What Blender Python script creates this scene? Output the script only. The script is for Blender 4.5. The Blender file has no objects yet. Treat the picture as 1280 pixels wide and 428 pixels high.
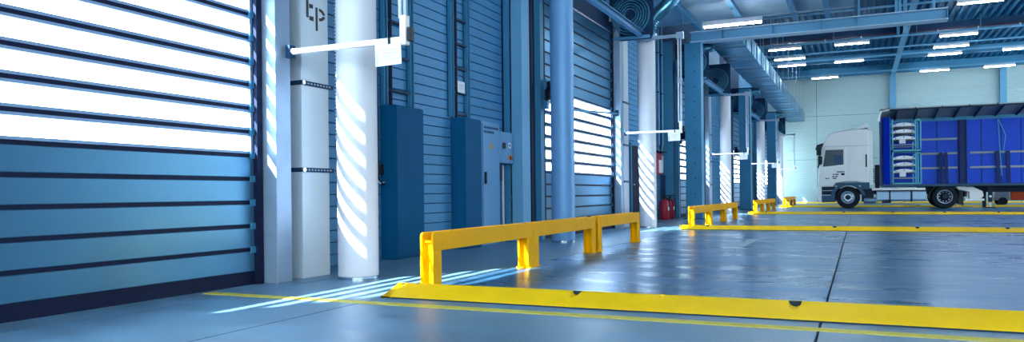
import bpy, bmesh, math, random
from mathutils import Matrix, Vector
random.seed(4)
sc = bpy.context.scene
COL = sc.collection
PI = math.pi

# ------------------------------------------------------------------ camera
THETA = math.atan(433.0 / 950.0)
cam_d = bpy.data.cameras.new('camera')
cam = bpy.data.objects.new('camera', cam_d)
COL.objects.link(cam)
cam_d.sensor_width = 36.0
cam_d.lens = 36.0 * 950.0 / 1280.0
cam_d.shift_y = 28.5 / 1280.0
cam_d.clip_end = 400
cam.matrix_world = (Matrix.Translation((0, 0, 0.82)) @ Matrix.Rotation(THETA, 4, 'Z')
                    @ Matrix.Rotation(PI / 2, 4, 'X') @ Matrix.Rotation(-0.0105, 4, 'Z'))
sc.camera = cam

# ------------------------------------------------------------------ light
SKY_STRENGTH = 11.0
SUN_STRENGTH = 48.0
FILL_GLOW = 6.5          # glow of panels added as fill in right and left walls
FILL_GLOW_REAR = 9.0     # glow of unseen panels added as fill behind the viewer
LAMP = 62.0
world = bpy.data.worlds.new('sky')
sc.world = world
world.use_nodes = True
bg = world.node_tree.nodes['Background']
bg.inputs[0].default_value = (0.76, 0.92, 1.0, 1)
bg.inputs[1].default_value = SKY_STRENGTH
sun_d = bpy.data.lights.new('sun', 'SUN')
sun_d.energy = SUN_STRENGTH
sun_d.angle = 0.018
sun_d.color = (1.0, 0.99, 0.97)
sun = bpy.data.objects.new('sun', sun_d)
COL.objects.link(sun)
sun.rotation_euler = Vector((1.0, 1.9, -1.26)).to_track_quat('-Z', 'Y').to_euler()
sun.location = (-20, -20, 20)

sc.view_settings.view_transform = 'Standard'
sc.view_settings.look = 'None'
sc.view_settings.gamma = 1.0
sc.view_settings.use_curve_mapping = False
sc.view_settings.exposure = 0.22
sc.cycles.use_denoising = True
sc.cycles.max_bounces = 8
sc.cycles.diffuse_bounces = 4
sc.cycles.glossy_bounces = 4
sc.cycles.transparent_max_bounces = 16
sc.cycles.caustics_reflective = False
sc.cycles.caustics_refractive = False
sc.cycles.sample_clamp_indirect = 6.0


# ------------------------------------------------------------------ materials
def lin(c):
    return tuple((v / 255 / 12.92) if v / 255 <= 0.04045 else ((v / 255 + 0.055) / 1.055) ** 2.4 for v in c)


def mat(name, rgb, rough=0.5, metal=0.0, var=0.0, scale=3.0, bump=0.0, bscale=40.0, stretch=(1, 1, 1), spec=0.4, rvar=0.0, tint=(0.55, 0.8, 1.0, 1)):
    m = bpy.data.materials.new(name)
    m.use_nodes = True
    nt = m.node_tree
    p = nt.nodes['Principled BSDF']
    c = lin(rgb)
    p.inputs['Base Color'].default_value = (*c, 1)
    p.inputs['Roughness'].default_value = rough
    p.inputs['Metallic'].default_value = metal
    p.inputs['Specular IOR Level'].default_value = spec
    p.inputs['Specular Tint'].default_value = tint
    if var or bump or rvar:
        tc = nt.nodes.new('ShaderNodeNewGeometry')
        mp = nt.nodes.new('ShaderNodeMapping')
        mp.inputs['Scale'].default_value = stretch
        nt.links.new(tc.outputs['Position'], mp.inputs['Vector'])
    if var or rvar:
        n = nt.nodes.new('ShaderNodeTexNoise')
        n.inputs['Scale'].default_value = scale
        n.inputs['Detail'].default_value = 6
        n.inputs['Roughness'].default_value = 0.65
        nt.links.new(mp.outputs[0], n.inputs['Vector'])
    if var:
        r = nt.nodes.new('ShaderNodeValToRGB')
        r.color_ramp.elements[0].position = 0.3
        r.color_ramp.elements[1].position = 0.7
        r.color_ramp.elements[0].color = (*[v * (1 - var) for v in c], 1)
        r.color_ramp.elements[1].color = (*[min(1, v * (1 + var)) for v in c], 1)
        nt.links.new(n.outputs['Fac'], r.inputs['Fac'])
        nt.links.new(r.outputs['Color'], p.inputs['Base Color'])
    if rvar:
        mr = nt.nodes.new('ShaderNodeMapRange')
        mr.inputs['From Min'].default_value = 0.3
        mr.inputs['From Max'].default_value = 0.7
        mr.inputs['To Min'].default_value = max(0.02, rough - rvar)
        mr.inputs['To Max'].default_value = rough + rvar
        nt.links.new(n.outputs['Fac'], mr.inputs['Value'])
        nt.links.new(mr.outputs[0], p.inputs['Roughness'])
    if bump:
        b = nt.nodes.new('ShaderNodeBump')
        b.inputs['Strength'].default_value = bump
        b.inputs['Distance'].default_value = 0.01
        n2 = nt.nodes.new('ShaderNodeTexNoise')
        n2.inputs['Scale'].default_value = bscale
        n2.inputs['Detail'].default_value = 4
        nt.links.new(mp.outputs[0], n2.inputs['Vector'])
        nt.links.new(n2.outputs['Fac'], b.inputs['Height'])
        nt.links.new(b.outputs[0], p.inputs['Normal'])
    return m


def emit(name, rgb, s):
    m = bpy.data.materials.new(name)
    m.use_nodes = True
    p = m.node_tree.nodes['Principled BSDF']
    p.inputs['Base Color'].default_value = (0.8, 0.85, 0.9, 1)
    p.inputs['Emission Color'].default_value = (*rgb, 1)
    p.inputs['Emission Strength'].default_value = s
    return m


def pane_mat(name, tint=(0.93, 0.97, 1.0), gloss=0.06):
    m = bpy.data.materials.new(name)
    m.use_nodes = True
    nt = m.node_tree
    nt.nodes.clear()
    o = nt.nodes.new('ShaderNodeOutputMaterial')
    mx = nt.nodes.new('ShaderNodeMixShader')
    mx.inputs[0].default_value = gloss
    t = nt.nodes.new('ShaderNodeBsdfTransparent')
    t.inputs[0].default_value = (*tint, 1)
    g = nt.nodes.new('ShaderNodeBsdfGlossy')
    g.inputs['Roughness'].default_value = 0.03
    nt.links.new(t.outputs[0], mx.inputs[1])
    nt.links.new(g.outputs[0], mx.inputs[2])
    nt.links.new(mx.outputs[0], o.inputs[0])
    return m


M = {
    'floor': mat('coated_bay_floor', (66, 116, 154), 0.31, 0.42, 0.28, 1.3, 0.15, 7, (0.4, 1.8, 1), 0.36, 0.11),
    'apron': mat('bare_concrete', (102, 142, 170), 0.40, 0.12, 0.26, 2.2, 0.16, 9, (0.6, 1.5, 1), 0.36, 0.08),
    'joint': mat('joint_filler', (30, 45, 60), 0.9),
    'yard': mat('yard_concrete', (205, 208, 210), 0.9),
    'wall': mat('wall_cladding', (72, 140, 190), 0.55, 0, 0.04, 2.0),
    'outer': mat('outer_render', (235, 238, 240), 0.8),
    'wall_core': mat('wall_core', (22, 66, 108), 0.8),
    'backwall': mat('back_wall_sheet', (165, 196, 204), 0.5, 0, 0.05, 1.5, 0.5, 9, (0.02, 1, 1)),
    'roof': mat('roof_sheet', (14, 88, 132), 0.7, 0.0, spec=0.15),
    'alu': mat('lamella_aluminium', (76, 128, 164), 0.32, 0.6, 0.04, 1.2),
    'alu_rail': mat('lamella_frame_aluminium', (130, 160, 200), 0.45, 0.2),
    'rubber': mat('rubber_hinge', (8, 14, 48), 0.7),
    'galv': mat('galvanised_steel', (142, 166, 192), 0.4, 0.35, 0.08, 5.0),
    'duct': mat('duct_sheet', (96, 156, 182), 0.28, 0.85, 0.12, 3.0, 0.25, 5),
    'white': mat('white_paint', (205, 212, 226), 0.45, 0, 0.02, 2.0),
    'white_bar': mat('white_enamel', (240, 242, 240), 0.4),
    'pillar': mat('pillar_paint', (182, 200, 216), 0.5, 0.1, 0.04, 2.0),
    'steel': mat('blue_grey_steel', (58, 126, 168), 0.5, 0.15, 0.06, 2.0),
    'deck': mat('deck_sheet', (192, 224, 246), 0.6, 0, 0.1, 1.0),
    'steel_dark': mat('dark_steel', (14, 48, 84), 0.6, 0.1),
    'steel_pale': mat('pale_steel', (98, 160, 202), 0.5, 0.1, 0.04, 2.0),
    'col_blue': mat('column_blue_grey', (104, 156, 208), 0.4, 0.1, 0.03, 2.0),
    'cab': mat('cabinet_blue', (12, 84, 130), 0.6, 0, 0.05, 3.0, spec=0.08),
    'cab_grey': mat('cabinet_grey', (98, 156, 204), 0.5),
    'black': mat('black_plastic', (10, 14, 24), 0.5),
    'chrome': mat('chrome', (200, 210, 220), 0.15, 1.0),
    'yellow': mat('yellow_paint', (240, 176, 0), 0.5, 0, 0.05, 6.0, 0.05, 60, spec=0.15, tint=(1, 0.8, 0.4, 1)),
    'kerb': mat('yellow_kerb_paint', (250, 205, 2), 0.6, 0, 0.06, 4.0, 0.15, 50, spec=0.2, tint=(1, 0.9, 0.6, 1)),
    'line': mat('yellow_line_paint', (205, 195, 70), 0.6, 0, 0.15, 8.0),
    'line_w': mat('worn_white_paint', (150, 175, 190), 0.6, 0, 0.15, 8.0),
    'paper': mat('paper', (225, 232, 245), 0.7),
    'ink': mat('ink_blue_grey', (188, 200, 222), 0.8),
    'ink_dark': mat('ink_dark', (35, 60, 95), 0.8),
    'red': mat('red_enamel', (150, 18, 40), 0.35),
    'redpipe': mat('red_pipe', (60, 30, 50), 0.5),
    'blue_tarp': mat('blue_tarpaulin', (16, 66, 205), 0.5, 0, 0.12, 1.2, 0.25, 6),
    'blue_dark': mat('dark_blue_tarpaulin', (14, 30, 96), 0.55),
    'truck': mat('truck_white', (226, 234, 238), 0.35, 0, 0.02, 1.5),
    'truck_grey': mat('truck_grey_blue', (42, 76, 108), 0.5),
    'tyre': mat('tyre_rubber', (14, 17, 26), 0.8),
    'rim': mat('rim_paint', (150, 170, 190), 0.35, 0.6),
    'hub': mat('hub_dark', (30, 38, 55), 0.5, 0.4),
    'tank': mat('tank_aluminium', (125, 155, 185), 0.4, 0.5, 0.08, 4.0),
    'chassis': mat('chassis', (16, 26, 48), 0.6),
    'glass': mat('cab_glass', (16, 30, 50), 0.15, 0.0, spec=0.15),
    'board': mat('grey_board', (140, 156, 164), 0.7),
    'teal_rack': mat('turquoise_rack', (95, 190, 205), 0.5),
    'orange': mat('orange_paint', (215, 80, 40), 0.5),
    'tube': emit('lamp_tube', (0.9, 0.97, 1.0), LAMP),
    'lit_glazing': emit('lit_glazing', (0.90, 1.0, 0.98), FILL_GLOW),
    'lit_glazing_rear': emit('lit_glazing_rear', (0.90, 1.0, 0.98), FILL_GLOW_REAR),
    'amber': mat('amber_plastic', (205, 150, 40), 0.4),
    'pane': pane_mat('clear_pane'),
}


# ------------------------------------------------------------------ mesh helpers
class MB:
    def __init__(self):
        self.v = []
        self.f = []

    def box(self, x0, x1, y0, y1, z0, z1):
        b = len(self.v)
        self.v += [(x0, y0, z0), (x1, y0, z0), (x1, y1, z0), (x0, y1, z0),
                   (x0, y0, z1), (x1, y0, z1), (x1, y1, z1), (x0, y1, z1)]
        for q in ((0, 3, 2, 1), (4, 5, 6, 7), (0, 1, 5, 4), (1, 2, 6, 5), (2, 3, 7, 6), (3, 0, 4, 7)):
            self.f.append(tuple(b + i for i in q))
        return self

    def prism(self, poly, axis, a, b):
        """polygon extruded along an axis; poly coords are the two other axes in xyz order"""
        n = len(poly)
        s = len(self.v)
        for t in (a, b):
            for p in poly:
                if axis == 'x':
                    self.v.append((t, p[0], p[1]))
                elif axis == 'y':
                    self.v.append((p[0], t, p[1]))
                else:
                    self.v.append((p[0], p[1], t))
        self.f.append(tuple(s + i for i in range(n))[::-1])
        self.f.append(tuple(s + n + i for i in range(n)))
        for i in range(n):
            j = (i + 1) % n
            self.f.append((s + i, s + j, s + n + j, s + n + i))
        return self

    def tube(self, pts, r, n=12, cap=True):
        pts = [Vector(p) for p in pts]
        rs = r if isinstance(r, (list, tuple)) else [r] * len(pts)
        s = len(self.v)
        up = None
        for i, p in enumerate(pts):
            d = (pts[min(i + 1, len(pts) - 1)] - pts[max(i - 1, 0)]).normalized()
            if up is None:
                up = Vector((0, 0, 1)) if abs(d.z) < 0.9 else Vector((1, 0, 0))
            a = d.cross(up).normalized()
            up = a.cross(d).normalized()
            for k in range(n):
                t = 2 * PI * k / n
                self.v.append(tuple(p + (a * math.cos(t) + up * math.sin(t)) * rs[i]))
        for i in range(len(pts) - 1):
            for k in range(n):
                j = (k + 1) % n
                self.f.append((s + i * n + k, s + i * n + j, s + (i + 1) * n + j, s + (i + 1) * n + k))
        if cap:
            self.f.append(tuple(s + k for k in range(n))[::-1])
            e = s + (len(pts) - 1) * n
            self.f.append(tuple(e + k for k in range(n)))
        return self

    def lathe(self, prof, c, axis='y', n=24, closed=False):
        """prof = [(radius, along)], revolved about axis through c"""
        s = len(self.v)
        m = len(prof)
        for k in range(n):
            t = 2 * PI * k / n
            for r, h in prof:
                a, b = r * math.cos(t), r * math.sin(t)
                if axis == 'y':
                    self.v.append((c[0] + a, c[1] + h, c[2] + b))
                elif axis == 'z':
                    self.v.append((c[0] + a, c[1] + b, c[2] + h))
                else:
                    self.v.append((c[0] + h, c[1] + a, c[2] + b))
        for k in range(n):
            j = (k + 1) % n
            for i in range(m if closed else m - 1):
                i2 = (i + 1) % m
                self.f.append((s + k * m + i, s + k * m + i2, s + j * m + i2, s + j * m + i))
        return self

    def mesh(self, name, material, smooth=False):
        me = bpy.data.meshes.new(name)
        me.from_pydata(self.v, [], self.f)
        bm = bmesh.new()
        bm.from_mesh(me)
        bmesh.ops.recalc_face_normals(bm, faces=bm.faces)
        bm.to_mesh(me)
        bm.free()
        me.materials.append(M[material])
        if smooth:
            for p in me.polygons:
                p.use_smooth = True
            me.set_sharp_from_angle(angle=math.radians(38))
        return me

    def build(self, name, material, parent=None, loc=(0, 0, 0), smooth=False, bevel=0.0, seg=2, label=None):
        o = bpy.data.objects.new(name, self.mesh(name, material, smooth))
        COL.objects.link(o)
        o.location = loc
        o.parent = parent
        if bevel:
            b = o.modifiers.new('bevel', 'BEVEL')
            b.width = bevel
            b.segments = seg
            b.limit_method = 'ANGLE'
            b.angle_limit = math.radians(40)
        if label:
            o['label'] = label
        return o


def B(*a):
    return MB().box(*a)


def share(src, parent=None, loc=(0, 0, 0)):
    o = src.copy()
    COL.objects.link(o)
    o.parent = parent
    o.location = loc
    return o


def thing(name, label, cat, loc=(0, 0, 0), group=None, kind=None):
    o = bpy.data.objects.new(name, None)
    COL.objects.link(o)
    o.location = loc
    o.empty_display_size = 0.2
    tag(o, label, cat, group, kind)
    return o


def tag(o, label, cat, group=None, kind=None):
    o['label'] = label
    o['category'] = cat
    if group:
        o['group'] = group
    if kind:
        o['kind'] = kind
    return o


def copy_tree(o, parent=None):
    c = o.copy()
    COL.objects.link(c)
    c.parent = parent
    for ch in list(o.children):
        copy_tree(ch, c)
    return c


def dup(root, loc, label, group=None):
    c = copy_tree(root)
    c.location = loc
    c['label'] = label
    if group:
        c['group'] = group
    return c


P = 11.35                 # bay pitch along the wall
NB = 5                    # bays
XW = -5.55                # inner face of the side wall
YB = 54.0                 # back wall
XR = 17.0                 # right wall
YN = -7.0                 # wall behind the camera
ZR = 8.6                  # roof
DY0, DW, DZ = 1.32, 4.15, 4.5


# ================================================================== SETTING
# ---- floor
floor = thing('floor', 'blue grey polished concrete hall floor', 'floor', (0, 0, 0), kind='structure')
B(XW - 0.25, XR, YN, YB, -0.20, -0.03).build('sub_base', 'joint', floor)
cols = [(XW - 0.2, -4.75, 'apron'), (-4.75, -3.46, 'apron'), (-3.46, -0.22, 'floor'), (-0.22, 4.6, 'floor'), (4.6, 9.4, 'floor'), (9.4, XR, 'floor')]  # bay slabs darker and glossier than the front and wall-side slabs
for x0, x1, mt in cols:
    ys = [YN, 16.85, 28.35, 40.25, YB] if mt == 'apron' else [YN, 5.3, 16.85, 28.35, 40.25, YB]
    for j in range(len(ys) - 1):
        B(x0 + 0.008, x1 - 0.008, ys[j] + 0.008, ys[j + 1] - 0.008, -0.05, 0.0).build('slab', 'apron' if ys[j + 1] < 6 else mt, floor)
yard = B(-60, XW - 0.25, -60, 110, -0.3, -0.02).build('yard', 'yard')
yard['kind'] = 'structure'
yard['label'] = 'pale concrete yard outside the doors'
yard['category'] = 'yard'

# ---- left wall: core pieces between the doors, cladding planks proud of it
wl = thing('wall_left', 'blue plank clad side wall with the row of doors', 'wall', (XW, 0, 0), kind='structure')
edges = [YN]
for k in range(NB):
    y0 = DY0 + k * P
    if y0 > YB:
        break
    edges += [y0 - 0.45, min(y0 + DW, YB)]
edges.append(YB)
for i in range(0, len(edges) - 1, 2):
    if edges[i + 1] - edges[i] > 0.05:
        B(-0.10, -0.02, edges[i], edges[i + 1], 0, ZR).build('wall_core', 'wall_core', wl)
        B(-0.25, -0.10, edges[i], edges[i + 1], 0, ZR).build('outer_skin', 'outer', wl)
for k in range(NB):
    y0 = DY0 + k * P
    B(-0.10, -0.02, y0 - 0.45, min(y0 + DW, YB), DZ, ZR).build('wall_core', 'wall_core', wl)
    B(-0.25, -0.10, y0 - 0.45, min(y0 + DW, YB), DZ, ZR).build('outer_skin', 'outer', wl)
plank = MB().prism([(-0.02, 0.002), (0.0, 0.008), (0.0, 0.130), (-0.02, 0.136)], 'y', 0, 5.35)
first = None
for k in range(NB - 1):
    for i in range(62):
        loc = (0, 6.45 + k * P, i * 0.139)
        if first is None:
            first = plank.build('cladding_plank', 'wall', wl, loc)
        else:
            share(first, wl, loc)

# ---- back wall
wb = thing('wall_back', 'pale ribbed sheet wall at the far end', 'wall', (0, YB, 0), kind='structure')
B(XW - 0.25, XR + 0.25, 0.06, 0.3, 0, ZR).build('wall_core', 'wall_core', wb)
bx = [XW, -2.46, 2.05, 7.95, 12.5, XR]
for i in range(len(bx) - 1):
    for z0, z1 in ((0, 2.86), (2.875, 5.72), (5.735, ZR)):
        m = MB()
        n = int((z1 - z0) / 0.11)
        pts = [(0.06, z0)]
        for q in range(n):
            za = z0 + (z1 - z0) * q / n
            h = (z1 - z0) / n
            pts += [(0.0, za + 0.01), (0.0, za + h * 0.62), (0.012, za + h * 0.72), (0.012, za + h * 0.95)]
        pts += [(0.06, z1)]
        m.prism(pts, 'x', bx[i] + 0.012, bx[i + 1] - 0.012)
        m.build('sheet_panel', 'backwall', wb)

# ---- right wall and wall behind the camera, with glowing panels added as fill light
wr = thing('wall_right', 'blue sheet wall on the open side of the hall', 'wall', (XR, 0, 0), kind='structure')
B(0, 0.25, YN, YB, 0, ZR).build('wall_core', 'wall', wr)
wn = thing('wall_rear', 'blue sheet wall behind the viewer', 'wall', (0, YN, 0), kind='structure')
B(XW - 0.25, XR + 0.25, -0.25, 0, 0, ZR).build('wall_core', 'wall', wn)
n = 1
for y0 in [23.4 + i * 7.6 for i in range(4)]:
    if y0 + 6.4 > YB:
        break
    w = thing('window_%d' % n, 'bright tall glazing in the right wall', 'window', (XR, y0, 0.4), 'glazing strips of the right wall', 'structure')
    B(-0.03, 0.0, 0, 6.4, 0, 6.4).build('pane', 'lit_glazing', w)
    f = MB()
    for yy in (0, 1.6, 3.2, 4.8, 6.4):
        f.box(-0.07, -0.03, yy - 0.03, yy + 0.03, 0, 6.4)
    f.box(-0.07, -0.03, -0.03, 6.43, -0.06, 0).box(-0.07, -0.03, -0.03, 6.43, 6.4, 6.46)
    f.build('window_frame', 'steel', w)
    n += 1
for x0 in (-3.5, 3.3, 10.1):
    w = thing('window_%d' % n, 'bright glazing strip in the wall behind the viewer', 'window', (x0, YN, 1.2), 'glazing strips of the rear wall', 'structure')
    B(0, 5.6, 0, 0.03, 0, 5.6).build('pane', 'lit_glazing_rear', w)
    f = MB()
    for xx in (0, 1.4, 2.8, 4.2, 5.6):
        f.box(xx - 0.03, xx + 0.03, 0.03, 0.07, 0, 5.6)
    f.box(-0.03, 5.63, 0.03, 0.07, -0.06, 0).box(-0.03, 5.63, 0.03, 0.07, 5.6, 5.66)
    f.build('window_frame', 'steel', w)
    n += 1

w = thing('window_%d' % n, 'bright narrow glazing in the side wall beside the back wall', 'window', (XW, 51.35, 0.3), kind='structure')  # glowing panel added to brighten the left end of the back wall
B(0.002, 0.03, 0, 2.4, 0, 3.8).build('pane', 'lit_glazing', w)
f = MB()
for yy in (0, 1.2, 2.4):
    f.box(0.03, 0.06, yy - 0.03, yy + 0.03, 0, 3.8)
f.box(0.03, 0.06, -0.03, 2.43, -0.06, 0).box(0.03, 0.06, -0.03, 2.43, 3.8, 3.86)
f.build('window_frame', 'steel', w)

# ---- roof: trapezoidal sheet with ribs along the hall
m = MB()
x = XW - 0.25
prof = []
while x < XR + 0.3:
    prof += [(x, ZR), (x + 0.12, ZR), (x + 0.16, ZR + 0.11), (x + 0.28, ZR + 0.11)]
    x += 0.32
top = [(prof[-1][0], ZR + 0.3), (prof[0][0], ZR + 0.3)]
m.prism(prof + top, 'y', YN - 0.25, YB + 0.3)
ceil = m.build('ceiling', 'roof')
tag(ceil, 'blue trapezoidal sheet roof of the hall', 'ceiling', kind='structure')


# ================================================================== DOORS
def make_door(k):
    y0 = DY0 + k * P
    d = thing('door_%d' % (k + 1), DOOR_LABEL[k], 'door', (-5.15, y0, 0), kind='structure')
    pitch = 0.2195
    # solid lamella, windowed lamella
    for i in range(20):
        z = 0.105 + i * pitch
        if i < 5 or i > 11:
            if 'solid' not in LM:
                LM['solid'] = MB().prism([(-0.04, 0.017), (-0.005, 0.017), (0, 0.022), (0, 0.198), (-0.005, 0.203), (-0.04, 0.203)], 'y', 0, DW).build('lamella', 'alu', d, (0, 0, z))
            else:
                share(LM['solid'], d, (0, 0, z))
        else:
            if 'win' not in LM:
                fr = MB().box(-0.04, 0, 0, DW, 0.017, 0.040).box(-0.04, 0, 0, DW, 0.180, 0.203)
                for yy in (0, DW - 0.03):
                    fr.box(-0.04, 0, yy, yy + 0.03, 0.040, 0.180)
                LM['win'] = fr.build('window_lamella', 'alu_rail', d, (0, 0, z))
                LM['pane'] = B(-0.024, -0.016, 0.03, DW - 0.03, 0.040, 0.180).build('pane', 'pane', LM['win'])
            else:
                w = share(LM['win'], d, (0, 0, z))
                share(LM['pane'], w)
        if 'hinge' not in LM:
            LM['hinge'] = B(-0.035, -0.008, 0, DW, -0.017, 0.017).build('hinge_strip', 'rubber', d, (0, 0, z))
        else:
            share(LM['hinge'], d, (0, 0, z))
    B(-0.03, 0.004, 0, DW, 0.0, 0.092).build('bottom_seal', 'rubber', d)
    # guide channels with roller brackets
    B(-0.06, 0.05, DW, DW + 0.07, 0, 4.75).build('guide_channel', 'rubber', d)
    B(-0.06, 0.05, -0.07, 0, 0, 4.75).build('guide_channel', 'rubber', d)
    for i in range(19):
        br = MB().box(0.0, 0.022, DW - 0.05, DW + 0.0, -0.03, 0.03)
        if 'br' not in LM:
            LM['br'] = br.build('hinge_bracket', 'steel', d, (0, 0, 0.105 + (i + 1) * pitch))
        else:
            share(LM['br'], d, (0, 0, 0.105 + (i + 1) * pitch))
    # far jamb: bright angle strip and galvanised post; near jamb; header
    B(-0.66, -0.06, DW - 0.012, DW + 0.30, 0, 4.9).build('jamb', 'outer', d)
    B(-0.06, 0.02, DW + 0.07, DW + 0.085, 0, 4.9).build('edge_angle', 'white', d)
    B(-0.06, 0.20, DW + 0.085, DW + 0.29, 0, 4.95).build('guide_post', 'galv', d, bevel=0.004)
    B(-0.09, -0.06, -0.45, 0, 0, 4.9).build('jamb', 'steel_dark', d)
    B(-0.48, -0.09, -0.48, -0.45, 0, 4.9).build('jamb_return', 'outer', d)
    B(-0.06, 0.05, -0.22, -0.07, 0, 4.95).build('guide_post', 'steel', d)
    B(-0.40, -0.06, -0.50, -0.48, 0, 5.5).build('jamb_cover', 'steel', d)
    B(-0.40, -0.04, -0.48, DW + 0.3, DZ, 4.9).build('header', 'steel_dark', d)
    B(-0.04, 0.02, 0, DW, DZ + 0.02, 4.62).build('lintel_seal', 'steel_dark', d)
    # spiral guide at both ends: flat rings on a side plate
    for ye in (-0.10, DW + 0.10):
        pl = MB().prism([(-0.05, 4.30), (0.92, 4.30), (0.98, 4.40), (0.98, 5.40), (0.92, 5.46), (-0.05, 5.46)], 'y', ye + 0.02, ye + 0.035)
        spp = pl.build('spiral_plate', 'steel_dark', d)
        g = MB()
        for r in (0.13, 0.19, 0.25, 0.31, 0.37, 0.43):
            g.lathe([(r, 0), (r + 0.022, 0), (r + 0.022, 0.10), (r, 0.10)], (0.46, ye - 0.08, 4.86), 'y', 40, True)
        g.build('spiral_rail', 'steel', spp, smooth=True)
        B(0.0, 0.9, ye - 0.06, ye + 0.02, 4.32, 4.38).build('spiral_bracket', 'steel_pale', spp)
    return d


LM = {}
DOOR_LABEL = ['nearest lamella door with glowing window rows filling the left edge',
              'second lamella door with window rows behind the blue round column',
              'third lamella door seen as a narrow strip beyond the sunlit column',
              'fourth lamella door in the distance before the second bolted pillar',
              'farthest lamella door by the back wall']
for k in range(NB):
    make_door(k)

# ================================================================== COLUMNS AND PILLARS
def make_round_column(label, matname, loc, r, h, strip):
    c = thing('round_column', label, 'column', loc)
    MB().lathe([(0.0, 0.0), (r, 0.0), (r, h), (r - 0.02, h + 0.02), (0, h + 0.02)], (0, 0, 0), 'z', 48).build('shaft', matname, c, smooth=True)
    MB().lathe([(r, 0.0), (r + 0.012, 0.0), (r + 0.012, 0.028), (r + 0.004, 0.034), (r, 0.034)], (0, 0, 0), 'z', 48, True).build('base_ring', 'chrome', c, smooth=True)
    MB().lathe([(r, h - 0.05), (r + 0.015, h - 0.05), (r + 0.015, h), (r, h)], (0, 0, 0), 'z', 48, True).build('top_collar', 'galv', c, smooth=True)
    if strip:
        a = math.radians(200)
        s = MB()
        px, py = r * math.cos(a), r * math.sin(a)
        s.box(px - 0.012, px + 0.004, py - 0.018, py + 0.018, 1.38, 3.6)
        st = s.build('slotted_strip', 'galv', c)
        h_ = MB()
        for i in range(60):
            h_.box(px - 0.013, px + 0.006, py - 0.0195, py - 0.010, 1.42 + i * 0.035, 1.435 + i * 0.035)
        h_.build('slot', 'ink_dark', st)
    return c


RC = ['nearest white round column with curved sunlight stripes beside the stencilled pillar',
      'white sunlit round column at the far side of the second door',
      'white sunlit round column behind the second guard rail row',
      'slim white sunlit round column behind the third guard rail row',
      'farthest white round column near the back wall']
c0 = make_round_column(RC[0], 'white', (-4.50, 6.20, 0), 0.198, 4.42, True)
for k in range(1, 4):
    dup(c0, (-4.48 + (0.04 if k > 1 else 0.0), [0, 17.5, 28.75, 39.9][k], 0), RC[k])
dup(c0, (-4.48, 50.6, 0), RC[4])
make_round_column('blue grey round column in front of the second door', 'col_blue', (-4.53, 12.02, 0), 0.198, 4.6, False)

# stencilled pillar with straps (bay by bay)
def make_pillar(label, loc, letters):
    p = thing('stencilled_pillar' if letters else 'box_pillar', label, 'pillar', loc)
    B(-0.45, 0, 0, 0.42, 0, 4.9).build('shaft', 'pillar', p, bevel=0.006)
    for z in (1.08, 1.945, 2.95):
        s = MB().box(-0.46, 0.010, -0.010, 0.0, z - 0.022, z + 0.022).box(0.0, 0.012, -0.010, 0.48, z - 0.022, z + 0.022)
        st = s.build('strap', 'steel_dark', p)
        h_ = MB()
        for i in range(9):
            h_.box(0.012, 0.0135, 0.03 + i * 0.048, 0.052 + i * 0.048, z - 0.006, z + 0.006)
        h_.build('strap_hole', 'galv', st)
        MB().lathe([(0, 0), (0.022, 0), (0.022, 0.02), (0, 0.02)], (0.012, 0.0, z), 'x', 8).build('bolt', 'chrome', st)
    if letters:
        e = MB().box(0, 0.003, 0.080, 0.115, 2.61, 2.96).box(0, 0.003, 0.128, 0.190, 2.588, 2.630) \
            .box(0, 0.003, 0.128, 0.182, 2.712, 2.752).box(0, 0.003, 0.128, 0.190, 2.90, 2.94)
        e.build('stencil_letter', 'black', p, label='black stencilled capital letter E')
        q = MB().box(0, 0.003, 0.225, 0.255, 2.50, 2.738)
        for a0, a1 in ((-92, -8), (8, 92)):
            prev = None
            for s_ in range(9):
                a = math.radians(a0 + (a1 - a0) * s_ / 8)
                po = (0.283 + 0.090 * math.cos(a), 2.672 + 0.064 * math.sin(a))
                pi_ = (0.283 + 0.055 * math.cos(a), 2.672 + 0.034 * math.sin(a))
                if prev:
                    q.prism([prev[0], po, pi_, prev[1]], 'x', 0, 0.003)
                prev = (po, pi_)
        q.build('stencil_letter', 'black', p, label='black stencilled small letter p')
    return p


make_pillar('pale box pillar stencilled with black letters beside the nearest door', (-5.0, 5.98, 0), True)
p1 = make_pillar('pale box pillar behind the sunlit column of the second door', (-5.0, 5.98 + P, 0), False)
dup(p1, (-5.0, 5.98 + 2 * P, 0), 'pale box pillar at the far side of the third door')
dup(p1, (-5.0, 5.98 + 3 * P, 0), 'pale box pillar at the far side of the fourth door')

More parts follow.
